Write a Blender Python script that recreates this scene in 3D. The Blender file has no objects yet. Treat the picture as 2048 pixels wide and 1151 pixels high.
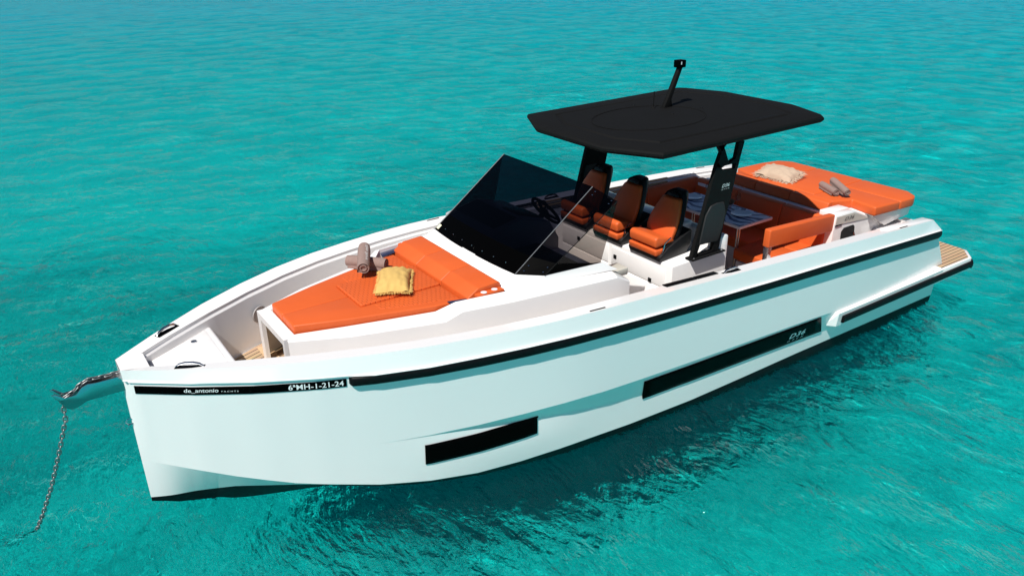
import bpy, bmesh, math, random
import numpy as np
from mathutils import Vector, Matrix
C = bpy.context.scene
COL = C.collection
rad = math.radians
# ------------------------------------------------------------------ camera
CX, CY, CZ, YAW, PIT, FPX, ROLL = -0.4351, -5.9537, 4.3707, 0.59811, 0.427644, 1565.66, -0.0141935
F = Vector((math.sin(YAW)*math.cos(PIT), math.cos(YAW)*math.cos(PIT), -math.sin(PIT)))
R = Vector((math.cos(YAW), -math.sin(YAW), 0)); U = R.cross(F)
R2 = R*math.cos(ROLL) + U*math.sin(ROLL); U2 = R2.cross(F)
cam = bpy.data.cameras.new('camera'); camo = bpy.data.objects.new('camera', cam); COL.objects.link(camo)
camo.matrix_world = Matrix(((R2.x, U2.x, -F.x, CX), (R2.y, U2.y, -F.y, CY), (R2.z, U2.z, -F.z, CZ), (0, 0, 0, 1)))
cam.sensor_width = 36; cam.lens = FPX/2048*36; cam.clip_end = 3000; cam.clip_start = .05
C.camera = camo
# ------------------------------------------------------------------ light
SUN = Vector((-.52, -.23, .82)).normalized()
el = math.asin(SUN.z)
w = bpy.data.worlds.new('World'); C.world = w; w.use_nodes = True; nt = w.node_tree
sk = nt.nodes.new('ShaderNodeTexSky'); sk.sky_type = 'NISHITA'; sk.sun_disc = False
sk.air_density = .9; sk.dust_density = .1; sk.ozone_density = 3.5; sk.sun_elevation = el; sk.sun_rotation = math.atan2(SUN.x, SUN.y)
nt.links.new(sk.outputs[0], nt.nodes['Background'].inputs[0]); nt.nodes['Background'].inputs[1].default_value = .045
sl = bpy.data.lights.new('sun', 'SUN'); sl.energy = 5.0; sl.angle = rad(.5); sl.color = (1, .97, .92)
sl.cycles.is_caustics_light = True
so = bpy.data.objects.new('sun', sl); COL.objects.link(so); so.rotation_euler = SUN.to_track_quat('Z', 'Y').to_euler()
C.view_settings.view_transform = 'Standard'; C.view_settings.look = 'None'; C.view_settings.exposure = .15; C.view_settings.gamma = 1
C.cycles.max_bounces = 10; C.cycles.transparent_max_bounces = 12; C.cycles.transmission_bounces = 8
C.cycles.blur_glossy = 1.0

# ------------------------------------------------------------------ materials
def mat(name, col, rough=.5, metal=0, coat=0, spec=.5, noise=0, nscale=6, bump=0, bscale=60, bdist=.004):
    m = bpy.data.materials.new(name); m.use_nodes = True; n = m.node_tree; b = n.nodes['Principled BSDF']
    b.inputs['Base Color'].default_value = (*col, 1); b.inputs['Roughness'].default_value = rough
    b.inputs['Metallic'].default_value = metal; b.inputs['Coat Weight'].default_value = coat
    b.inputs['Specular IOR Level'].default_value = spec
    tc = n.nodes.new('ShaderNodeTexCoord')
    if noise:
        t = n.nodes.new('ShaderNodeTexNoise'); t.inputs['Scale'].default_value = nscale; t.inputs['Detail'].default_value = 6
        n.links.new(tc.outputs['Object'], t.inputs['Vector'])
        r = n.nodes.new('ShaderNodeMapRange'); r.inputs['To Min'].default_value = 1-noise; r.inputs['To Max'].default_value = 1+noise
        n.links.new(t.outputs['Fac'], r.inputs['Value'])
        x = n.nodes.new('ShaderNodeVectorMath'); x.operation = 'SCALE'; x.inputs[0].default_value = col
        n.links.new(r.outputs[0], x.inputs['Scale']); n.links.new(x.outputs[0], b.inputs['Base Color'])
    if bump:
        t = n.nodes.new('ShaderNodeTexNoise'); t.inputs['Scale'].default_value = bscale; t.inputs['Detail'].default_value = 4
        n.links.new(tc.outputs['Object'], t.inputs['Vector'])
        q = n.nodes.new('ShaderNodeBump'); q.inputs['Strength'].default_value = bump; q.inputs['Distance'].default_value = bdist
        n.links.new(t.outputs['Fac'], q.inputs['Height']); n.links.new(q.outputs[0], b.inputs['Normal'])
    return m
M = {}
M['gel'] = mat('white_gelcoat', (.86, .838, .822), .16, coat=.3, noise=.015, nscale=2)
M['antifoul'] = mat('black_antifouling', (.006, .006, .008), .6, spec=.15, noise=.3, nscale=9)
M['rubber'] = mat('black_rubber', (.003, .003, .0035), .5, spec=.15, bump=.2)
M['black'] = mat('black_paint', (.0045, .0045, .0045), .8, spec=.15, noise=.15, bump=.1, bscale=180)
M['gloss'] = mat('black_gloss', (.001, .001, .001), .25, spec=.02)
M['blackfab'] = mat('black_shell', (.008, .008, .009), .5, spec=.3, bump=.2)
M['greypad'] = mat('dark_grey_fabric', (.007, .007, .008), .7, bump=.3)
M['steel'] = mat('polished_steel', (.62, .63, .65), .12, metal=1)
M['dullsteel'] = mat('brushed_steel', (.42, .43, .44), .22, metal=1)
M['gal'] = mat('galvanised_steel', (.30, .30, .30), .4, metal=.8, noise=.3, nscale=40)
M['grey'] = mat('grey_gelcoat', (.42, .42, .43), .3)
M['cream'] = mat('beige_gelcoat', (.62, .58, .50), .4)
M['letter'] = mat('white_lettering', (.82, .82, .82), .4)
M['dletter'] = mat('dark_lettering', (.03, .03, .03), .4)
M['towel'] = mat('taupe_terry', (.28, .19, .165), .95, noise=.15, nscale=40, bump=.9, bscale=250)
M['tletter'] = mat('white_embroidery', (.75, .72, .70), .8)
M['yellow'] = mat('mustard_linen', (.62, .40, .12), .9, noise=.08, nscale=30, bump=.5, bscale=220)
M['linen'] = mat('cream_linen', (.50, .37, .27), .9, noise=.1, nscale=30, bump=.5, bscale=180)
M['plate'] = mat('white_china', (.78, .80, .82), .15, coat=.4)
M['dry'] = mat('dry_foliage', (.22, .17, .11), .8, noise=.4, nscale=30)
M['speaker'] = mat('grey_grille', (.40, .37, .36), .6)
M['navy'] = mat('dark_polished_tray', (.06, .08, .16), .12, metal=.6)
M['stain'] = mat('sticker_paper', (.8, .78, .55), .6)
def vinyl(name, quilt=False):
    m = bpy.data.materials.new(name); m.use_nodes = True; n = m.node_tree; b = n.nodes['Principled BSDF']
    b.inputs['Roughness'].default_value = .48; b.inputs['Specular IOR Level'].default_value = .35
    tc = n.nodes.new('ShaderNodeTexCoord')
    t = n.nodes.new('ShaderNodeTexNoise'); t.inputs['Scale'].default_value = 3.5; t.inputs['Detail'].default_value = 5
    n.links.new(tc.outputs['Object'], t.inputs['Vector'])
    cr = n.nodes.new('ShaderNodeValToRGB'); cr.color_ramp.elements[0].color = (.60, .098, .019, 1); cr.color_ramp.elements[1].color = (.68, .120, .026, 1)
    n.links.new(t.outputs['Fac'], cr.inputs[0]); n.links.new(cr.outputs[0], b.inputs['Base Color'])
    g = n.nodes.new('ShaderNodeTexNoise'); g.inputs['Scale'].default_value = 9; g.inputs['Detail'].default_value = 3
    n.links.new(tc.outputs['Object'], g.inputs['Vector'])
    q = n.nodes.new('ShaderNodeBump'); q.inputs['Strength'].default_value = .35; q.inputs['Distance'].default_value = .01
    n.links.new(g.outputs['Fac'], q.inputs['Height'])
    last = q
    if quilt:
        br = n.nodes.new('ShaderNodeTexBrick'); br.inputs['Scale'].default_value = 1
        br.inputs['Brick Width'].default_value = .045; br.inputs['Row Height'].default_value = .042; br.inputs['Mortar Size'].default_value = .007
        br.inputs['Mortar Smooth'].default_value = 1
        br.inputs['Color1'].default_value = (1, 1, 1, 1); br.inputs['Color2'].default_value = (1, 1, 1, 1); br.inputs['Mortar'].default_value = (0, 0, 0, 1)
        n.links.new(tc.outputs['Object'], br.inputs['Vector'])
        q2 = n.nodes.new('ShaderNodeBump'); q2.inputs['Strength'].default_value = .8; q2.inputs['Distance'].default_value = .006
        n.links.new(br.outputs['Color'], q2.inputs['Height']); n.links.new(q.outputs[0], q2.inputs['Normal']); last = q2
    n.links.new(last.outputs[0], b.inputs['Normal'])
    return m
M['vinyl'] = vinyl('orange_vinyl'); M['quilt'] = vinyl('quilted_orange_vinyl', True)
def teak(name, ang=0.0):
    m = bpy.data.materials.new(name); m.use_nodes = True; n = m.node_tree; b = n.nodes['Principled BSDF']
    tc = n.nodes.new('ShaderNodeTexCoord'); mp = n.nodes.new('ShaderNodeMapping'); mp.inputs['Rotation'].default_value = (0, 0, ang)
    n.links.new(tc.outputs['Object'], mp.inputs['Vector'])
    br = n.nodes.new('ShaderNodeTexBrick'); br.inputs['Scale'].default_value = 1; br.inputs['Brick Width'].default_value = 40
    br.inputs['Row Height'].default_value = .056; br.inputs['Mortar Size'].default_value = .0055; br.inputs['Mortar Smooth'].default_value = .1
    br.inputs['Color1'].default_value = (.62, .42, .26, 1); br.inputs['Color2'].default_value = (.56, .37, .22, 1); br.inputs['Mortar'].default_value = (.05, .035, .025, 1)
    n.links.new(mp.outputs[0], br.inputs['Vector'])
    t = n.nodes.new('ShaderNodeTexNoise'); t.inputs['Scale'].default_value = 12; t.inputs['Detail'].default_value = 6
    mp2 = n.nodes.new('ShaderNodeMapping'); mp2.inputs['Scale'].default_value = (.3, 3, 1); n.links.new(mp.outputs[0], mp2.inputs['Vector']); n.links.new(mp2.outputs[0], t.inputs['Vector'])
    mx = n.nodes.new('ShaderNodeMixRGB'); mx.blend_type = 'MULTIPLY'; mx.inputs[0].default_value = .35
    n.links.new(br.outputs['Color'], mx.inputs[1]); n.links.new(t.outputs['Color'], mx.inputs[2])
    n.links.new(mx.outputs[0], b.inputs['Base Color']); b.inputs['Roughness'].default_value = .65
    return m
M['teak'] = teak('teak_planks'); M['teak2'] = teak('teak_planks_angled', rad(-22))
M['wood'] = mat('plain_teak', (.62, .42, .24), .6, noise=.12, nscale=15)
def glass(name, tint, black=False):
    m = bpy.data.materials.new(name); m.use_nodes = True; n = m.node_tree; n.nodes.clear()
    o = n.nodes.new('ShaderNodeOutputMaterial'); tr = n.nodes.new('ShaderNodeBsdfTransparent'); tr.inputs[0].default_value = (*tint, 1)
    gl = n.nodes.new('ShaderNodeBsdfGlossy'); gl.inputs['Roughness'].default_value = .02
    fr = n.nodes.new('ShaderNodeLayerWeight'); pw = n.nodes.new('ShaderNodeMath'); pw.operation = 'POWER'; pw.inputs[1].default_value = 4
    mr = n.nodes.new('ShaderNodeMapRange'); mr.inputs['To Min'].default_value = .015; mr.inputs['To Max'].default_value = .5; mx = n.nodes.new('ShaderNodeMixShader')
    n.links.new(fr.outputs['Facing'], pw.inputs[0]); n.links.new(pw.outputs[0], mr.inputs['Value']); n.links.new(mr.outputs[0], mx.inputs[0]); n.links.new(tr.outputs[0], mx.inputs[1]); n.links.new(gl.outputs[0], mx.inputs[2]); n.links.new(mx.outputs[0], o.inputs[0])
    return m
M['tint'] = glass('smoked_acrylic', (.03, .032, .05)); M['tint2'] = glass('light_smoked_acrylic', (.30, .26, .24)); M['clear'] = glass('clear_glass', (.9, .92, .92))
M['tint3'] = glass('mid_smoked_acrylic', (.16, .145, .15))
def runner():
    m = bpy.data.materials.new('patterned_tabletop'); m.use_nodes = True; n = m.node_tree; b = n.nodes['Principled BSDF']
    tc = n.nodes.new('ShaderNodeTexCoord'); wv = n.nodes.new('ShaderNodeTexWave'); wv.inputs['Scale'].default_value = 2.6
    wv.inputs['Distortion'].default_value = 13; wv.inputs['Detail'].default_value = 1.5; wv.inputs['Detail Scale'].default_value = 1.2
    n.links.new(tc.outputs['Object'], wv.inputs['Vector'])
    cr = n.nodes.new('ShaderNodeValToRGB'); cr.color_ramp.interpolation = 'CONSTANT'
    cr.color_ramp.elements[0].color = (.02, .03, .13, 1); cr.color_ramp.elements[1].color = (.62, .66, .78, 1); cr.color_ramp.elements[1].position = .38  # blue-and-white pattern, with the blue tint of shade put into its colours
    n.links.new(wv.outputs['Fac'], cr.inputs[0]); n.links.new(cr.outputs[0], b.inputs['Base Color']); b.inputs['Roughness'].default_value = .35
    return m
M['runner'] = runner()

# ------------------------------------------------------------------ helpers
def obj(name, verts, faces, m, parent=None, bevel=0, seg=2, smooth=True, ang=35, mi=None):
    me = bpy.data.meshes.new(name); me.from_pydata([tuple(v) for v in verts], [], faces); me.update()
    ms = m if isinstance(m, list) else [m]
    for k in ms: me.materials.append(M[k])
    if mi: me.polygons.foreach_set('material_index', mi)
    bm = bmesh.new(); bm.from_mesh(me); bmesh.ops.recalc_face_normals(bm, faces=bm.faces); bm.to_mesh(me); bm.free()
    if smooth: me.polygons.foreach_set('use_smooth', [True]*len(me.polygons))
    o = bpy.data.objects.new(name, me); COL.objects.link(o)
    if parent: o.parent = parent
    if bevel:
        b = o.modifiers.new('bevel', 'BEVEL'); b.width = bevel; b.segments = seg; b.limit_method = 'ANGLE'; b.angle_limit = rad(28)
    if smooth:
        e = o.modifiers.new('split', 'EDGE_SPLIT'); e.split_angle = rad(ang)
    return o
class MB:
    def __init__(s): s.v = []; s.f = []; s.mi = []
    def add(s, v, f, k=0):
        n = len(s.v); s.v += [tuple(p) for p in v]; s.f += [tuple(i+n for i in q) for q in f]; s.mi += [k]*len(f); return s
    def box(s, x0, x1, y0, y1, z0, z1, k=0):
        v = [(x, y, z) for z in (z0, z1) for y in (y0, y1) for x in (x0, x1)]
        return s.add(v, [(0, 2, 3, 1), (4, 5, 7, 6), (0, 1, 5, 4), (2, 6, 7, 3), (0, 4, 6, 2), (1, 3, 7, 5)], k)
    def prism(s, pts, d, k=0):
        """polygon of 3D points extruded by vector d"""
        n = len(pts); a = [Vector(p) for p in pts]; d = Vector(d)
        return s.add(a+[p+d for p in a], [tuple(range(n))[::-1], tuple(range(n, 2*n))]+[(i, (i+1) % n, n+(i+1) % n, n+i) for i in range(n)], k)
    def loft(s, secs, closed=False, caps=False, k=0):
        n = len(secs[0]); v = [p for q in secs for p in q]; f = []
        for i in range(len(secs)-1):
            for j in range(n if closed else n-1):
                a = i*n+j; b = i*n+(j+1) % n; f.append((a, b, b+n, a+n))
        if caps: f += [tuple(range(n))[::-1], tuple(range((len(secs)-1)*n, len(secs)*n))]
        return s.add(v, f, k)
    def tube(s, pts, r, n=10, caps=True, k=0):
        pts = [Vector(p) for p in pts]; rs = r if isinstance(r, (list, tuple)) else [r]*len(pts); secs = []
        for i, p in enumerate(pts):
            t = (pts[min(i+1, len(pts)-1)]-pts[max(i-1, 0)]).normalized()
            a = t.orthogonal().normalized() if i == 0 else (a-t*a.dot(t)).normalized()
            b = t.cross(a)
            secs.append([p+(a*math.cos(2*math.pi*j/n)+b*math.sin(2*math.pi*j/n))*rs[i] for j in range(n)])
        return s.loft(secs, True, caps, k)
    def build(s, name, m, parent=None, **kw): return obj(name, s.v, s.f, m, parent, mi=s.mi if isinstance(m, list) else None, **kw)
def box(name, x0, x1, y0, y1, z0, z1, m, parent=None, bevel=.01, seg=2, **kw): return MB().box(x0, x1, y0, y1, z0, z1).build(name, m, parent, bevel=bevel, seg=seg, **kw)
def cushion(name, outline, z0, z1, m, parent=None, r=.03):
    """soft cushion over a plan outline: rounded rim, slightly crowned top with real subdivision"""
    cen = Vector((sum(p[0] for p in outline)/len(outline), sum(p[1] for p in outline)/len(outline)))
    return MB().prism([(x, y, z0) for x, y in outline], (0, 0, z1-z0)).build(name, m, parent, bevel=r, seg=4, ang=60)
def rings(name, prof, cx, cy, cz, m, parent=None, n=32, axis='z', kw={}):
    secs = []
    for r, h in prof:
        secs.append([(cx+r*math.cos(2*math.pi*j/n), cy+r*math.sin(2*math.pi*j/n), cz+h) if axis == 'z' else
                     ((cx+h, cy+r*math.cos(2*math.pi*j/n), cz+r*math.sin(2*math.pi*j/n)) if axis == 'x' else (cx+r*math.cos(2*math.pi*j/n), cy+h, cz+r*math.sin(2*math.pi*j/n))) for j in range(n)])
    return MB().loft(secs, True, True).build(name, m, parent, **kw)
def tag(o, label=None, cat=None, group=None, kind=None):
    if label: o['label'] = label
    if cat: o['category'] = cat
    if group: o['group'] = group
    if kind: o['kind'] = kind
    return o
def empty(name, loc=(0, 0, 0), **k):
    o = bpy.data.objects.new(name, None); COL.objects.link(o); o.location = loc; o.empty_display_size = .2; return tag(o, **k)
def ss(a, b, x): t = min(1, max(0, (x-a)/(b-a))); return t*t*(3-2*t)
def textmesh(s, size=1, shear=0, bold=0, spacing=1.0):
    cu = bpy.data.curves.new('lettering', 'FONT'); cu.body = s; cu.size = size; cu.shear = shear; cu.offset = bold; cu.space_character = spacing
    cu.resolution_u = 4
    t = bpy.data.objects.new('tmp', cu); COL.objects.link(t); dg = bpy.context.evaluated_depsgraph_get()
    me = bpy.data.meshes.new_from_object(t.evaluated_get(dg)); COL.objects.unlink(t); bpy.data.objects.remove(t)
    v = [tuple(p.co) for p in me.vertices]; f = [tuple(p.vertices) for p in me.polygons]; bpy.data.meshes.remove(me)
    return v, f
def lettering(name, s, fn, m, parent, width=None, height=None, shear=0, bold=0, spacing=1.0, sub=None):
    """text mapped through fn(s,t) -> point; s along 0..width, t up 0..height"""
    v, f = textmesh(s, 1, shear, bold, spacing)
    x0 = min(p[0] for p in v); x1 = max(p[0] for p in v); y0 = min(p[1] for p in v); y1 = max(p[1] for p in v)
    kx = width/(x1-x0); ky = (height/(y1-y0)) if height else kx
    o = obj(name, [fn((p[0]-x0)*kx, (p[1]-y0)*ky) for p in v], f, m, parent, smooth=False)
    return o

# ------------------------------------------------------------------ hull lines (x aft from the stem, port side is -y, water at z = 0)
XS = [0, .2, .4, .6, .8, 1.0, 1.2, 1.4, 1.6, 1.8, 2, 2.4, 2.8, 3.2, 3.6, 4, 4.4, 4.8, 5.2, 5.6, 6, 6.4, 6.8, 7.2, 7.6, 8, 8.4, 8.75]
GX = [0, .4, .8, 1.2, 1.6, 2, 2.4, 2.8, 3.2, 3.6, 4, 4.4, 4.8, 5.2, 5.6, 6, 6.4, 6.8, 7.2, 7.6, 8, 8.4, 8.8]
GY = [.10, .405, .665, .88, 1.055, 1.19, 1.29, 1.37, 1.425, 1.456, 1.474, 1.49, 1.506, 1.52, 1.534, 1.548, 1.561, 1.572, 1.578, 1.58, 1.576, 1.566, 1.55]
GZ = [1.422, 1.435, 1.449, 1.458, 1.464, 1.464, 1.459, 1.454, 1.445, 1.435, 1.421, 1.404, 1.387, 1.372, 1.356, 1.34, 1.324, 1.306, 1.287, 1.267, 1.243, 1.214, 1.185]
RT = [1.334, 1.334, 1.331, 1.325, 1.315, 1.310, 1.310, 1.306, 1.296, 1.28, 1.26, 1.245, 1.231, 1.216, 1.2, 1.188, 1.177, 1.164, 1.147, 1.127, 1.104, 1.077, 1.046]
RB = [1.248, 1.246, 1.245, 1.241, 1.236, 1.232, 1.228, 1.224, 1.216, 1.203, 1.185, 1.168, 1.152, 1.137, 1.121, 1.107, 1.094, 1.079, 1.061, 1.041, 1.016, .987, .955]
K1X = [0, 1, 1.7, 2.03, 2.4, 2.7, 2.93, 3.3, 3.65, 4.1, 4.7, 5.6, 6.5, 6.86, 7.8, 8.75]
K1Z = [.70, .65, .625, .632, .634, .638, .638, .632, .615, .599, .583, .563, .542, .521, .465, .402]
K2Z = [.69, .64, .618, .617, .588, .552, .522, .467, .417, .352, .302, .287, .27, .252, .225, .20]
CHX = [0, .1, .2, .4, .6, .8, 1, 1.2, 1.4, 1.6, 1.8, 2, 2.4, 2.8, 3.2, 4, 4.8, 5.6, 6.4, 7.2, 8, 8.8]
CHY = [.002, .079, .172, .332, .455, .585, .691, .801, .89, .981, 1.052, 1.125, 1.232, 1.308, 1.361, 1.408, 1.438, 1.465, 1.491, 1.507, 1.505, 1.48]
CZX = CHX
CHZ = [.549, .526, .509, .465, .403, .357, .302, .271, .235, .2, .173, .15, .118, .112, .11, .081, .066, .083, .105, .107, .091, .055]
def I(x, X, Y): return float(np.interp(x, X, Y))
def gy(x): return I(x, GX, GY)
def gz(x): return I(x, GX, GZ)
def rt(x): return I(x, GX, RT)
def rb(x): return I(x, GX, RB)
def yside(x, z):
    """half breadth of the topsides at height z (above the knuckle)"""
    top = gy(x)+.012*ss(-.2, .8, x) if x > 0 else gy(x)*.35
    cy = I(x, CHX, CHY); cz = I(x, CZX, CHZ); t = max(0, (z-cz)/(rt(x)-cz))
    flare = cy+(top-cy)*t
    return flare*(1-ss(1.6, 3.6, x))+top*ss(1.6, 3.6, x)
def topside(x):
    z0 = rt(x)-.008; k1 = I(x, K1X, K1Z); k2 = I(x, K1X, K2Z); d = .075*ss(1.7, 3.6, x)
    cy = I(x, CHX, CHY); cz = I(x, CZX, CHZ)
    pts = [(yside(x, z0), z0)]
    for q in (.2, .4, .6, .8): z = z0+(k1-z0)*q; pts.append((yside(x, z), z))
    pts.append((yside(x, k1), k1)); y2 = yside(x, k2)-d; pts.append((y2, k2))
    for q in (.33, .66):
        z = k2+(cz-k2)*q; b = ss(1.6, 3.6, x); pts.append(((1-b)*yside(x, z)+b*(y2+(cy-y2)*q), z))
    pts.append((cy, cz))
    return pts
def forefoot(x):
    cy = I(x, CHX, CHY); cz = I(x, CZX, CHZ)
    kz = I(x, [0, .1, .166, .32, .51, .675, 1.2, 2.5, 8.8], [.135, .088, .052, -.027, -.117, -.17, -.36, -.45, -.45])
    py = min(cy, I(x, [0, .1, .17, .33, .48, .6, .8, 1, 1.2, 1.3], [.001, .03, .05, .08, .17, .33, .492, .643, .789, .84])) if x < 1.3 else cy-.002
    pz = min(cz, I(x, [0, .1, .17, .33, .48, .6, .8, 1, 1.2, 1.3], [.175, .160, .152, .139, .155, .225, .245, .258, .262, .243])) if x < 1.3 else cz-.004
    wy = I(x, [0, .1, .2, .3, .49, .63, .88, 1.1, 1.3, 1.7, 2.1, 2.6, 3.2, 4.0, 4.7, 9], [.001, .005, .01, .02, .09, .2, .31, .40, .475, .75, .95, 1.14, 1.27, 1.375, -.01, -.01])
    if x > 4: wy = cy-.02-.03*max(0, 1-(x-4)/.8)
    wz = I(x, [0, .1, .2, .3], [.137, .10, .05, 0])
    if x > 1.3: wz = I(x, [1.3, 2.2, 9], [0, -.05, -.12])
    return [((cy+py)/2, (cz+pz)/2), (py, pz), (wy, wz), (0, kz)], 2
def XR(x, z): return x+max(0, min(1, (x-7.6)/1.15))*.36*min(1, max(0, 1.02-z)/.6)
yacht = empty('motor_yacht', (0, 0, 0), label='white open motor yacht with black hardtop and orange cushions, anchored on turquoise water', cat='yacht')
hb = MB()
XX = sorted(set(XS+[.05, .1, .15, .25, .35, .48, .3, .5, .7, .9, 1.1, 1.29, 1.31, 2.2, 2.6, 3.0, 3.4, 3.8]))
for sgn in (-1, 1):
    T = [topside(x) for x in XX]; FO = [forefoot(x)[0] for x in XX]
    cols = [list(range(0, 6)), [5, 6], [6, 7, 8, 9]]          # topsides, undercut facet, lower panel
    for cc in cols: hb.loft([[(x, sgn*t[j][0], t[j][1]) for j in cc] for x, t in zip(XX, T)])
    hb.loft([[(x, sgn*t[-1][0], t[-1][1])]+[(x, sgn*y, z) for y, z in f[:2]] for x, t, f in zip(XX, T, FO)])
    hb.loft([[(x, sgn*y, z) for y, z in f[1:]] for x, f in zip(XX, FO)], k=1)
# transom and stem cap
tt = topside(8.75)+forefoot(8.75)[0]; n = len(tt)
hb.add([(8.75, -y, z) for y, z in tt]+[(8.75, y, z) for y, z in tt], [(i, i+1, n+i+1, n+i) for i in range(n-1)])
hb.mi[-3:] = [1, 1, 1]
st = topside(0)+forefoot(0)[0]; n = len(st)
hb.add([(0, -y, z) for y, z in st]+[(0, y, z) for y, z in st], [(i, i+1, n+i+1, n+i) for i in range(n-1)])
hb.v = [(XR(x, z), y, z) for x, y, z in hb.v]
hull = hb.build('hull', ['gel', 'antifoul'], yacht, ang=40)

# gunwale moulding: bevelled outer face, flat top, inner bulwark down to the decks
FX = 4.55
def floor_z(x): return .93 if x < FX else .42
GS = sorted(set([0, .02, .06, .12, .2, .3, .45, .6, .8, 1, 1.2, 1.4, 1.6, 1.8, 2, 2.2, 2.4, 2.6, 2.8, 3, 3.2, 3.4, 3.6, 3.8, 4, 4.2, FX-.001, FX, 4.8, 5.2, 5.6, 6, 6.4, 6.8, 7.2, 7.6, 8, 8.3]))
def wtop(x): return I(x, [0, .2, .8, 1.4, 2.2, 8.8], [.05, .12, .17, .18, .175, .17])
gb = MB()
for sgn in (-1, 1):
    secs = []
    for x in GS:
        g, zz, wd = gy(x), gz(x), wtop(x); o = .028*ss(-.1, .7, x)
        yi = max(.012, g-wd); yi2 = max(.008, yi-.02); yf = max(.004, g-wd-.06-.04*ss(0, 2, x))
        secs.append([(x, sgn*yside(x, rt(x)-.03), rt(x)-.012), (x, sgn*(g+o-.002), rt(x)-.010), (x, sgn*(g+o), rt(x)-.002), (x, sgn*(g+o-.004), rt(x)+.004), (x, sgn*g, zz), (x, sgn*yi, zz-.022), (x, sgn*yi, zz-.05), (x, sgn*yi2, zz-.07), (x, sgn*(yi2*.6+yf*.4), zz-.25), (x, sgn*yf, floor_z(x)-.02)])
    # stern: inner wall closes, moulding slopes down to the transom
    gb.loft(secs)
    a = secs[-1]
    x2 = 8.6; g = gy(x2); zz = gz(x2); b = [(x2, sgn*yside(x2, 1), rt(x2)-.012), (x2, sgn*(g+.026), rt(x2)-.01), (x2, sgn*(g+.028), rt(x2)-.002), (x2, sgn*(g+.024), rt(x2)+.004), (x2, sgn*g, zz), (x2, sgn*(g-.11), zz-.005), (x2, sgn*(g-.14), zz-.04), (x2, sgn*(g-.16), zz-.07), (x2, sgn*(g-.2), zz-.25), (x2, sgn*(g-.22), .5)]
    x3 = 8.79; c = [(x3, sgn*yside(8.75, 1), rt(8.75)-.012), (x3, sgn*(gy(8.75)+.026), rt(8.75)-.012), (x3, sgn*(gy(8.75)+.028), rt(8.75)-.004), (x3, sgn*(gy(8.75)+.024), rt(8.75)+.002), (x3, sgn*(gy(8.75)+.01), rt(8.75)+.012), (x3, sgn*(gy(8.75)-.05), rt(8.75)+.012), (x3, sgn*(gy(8.75)-.14), rt(8.75)), (x3, sgn*(gy(8.75)-.16), rt(8.75)-.02), (x3, sgn*(gy(8.75)-.2), .8), (x3, sgn*(gy(8.75)-.22), .5)]
    gb.loft([a, b, c]); gb.add(c, [tuple(range(10))])
s0 = [(-.002, y, z) for (x, y, z) in []]
g0 = gy(0)
gb.add([(0, -g0*.35, rt(0)-.012), (0, -g0, rt(0)), (0, -g0, gz(0)), (0, g0, gz(0)), (0, g0, rt(0)), (0, g0*.35, rt(0)-.012)], [(0, 1, 2, 3, 4, 5)])
gb.add([(0, -g0+.05, gz(0)-.022), (0, -g0, gz(0)), (0, g0, gz(0)), (0, g0-.05, gz(0)-.022)], [(0, 1, 2, 3)])
gb.add([(0, -.1, 1.421), (0, .1, 1.421), (.2, .13, 1.402), (.2, -.13, 1.402)], [(0, 1, 2, 3)])
gun = gb.build('gunwale', 'gel', yacht, ang=20)

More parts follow.
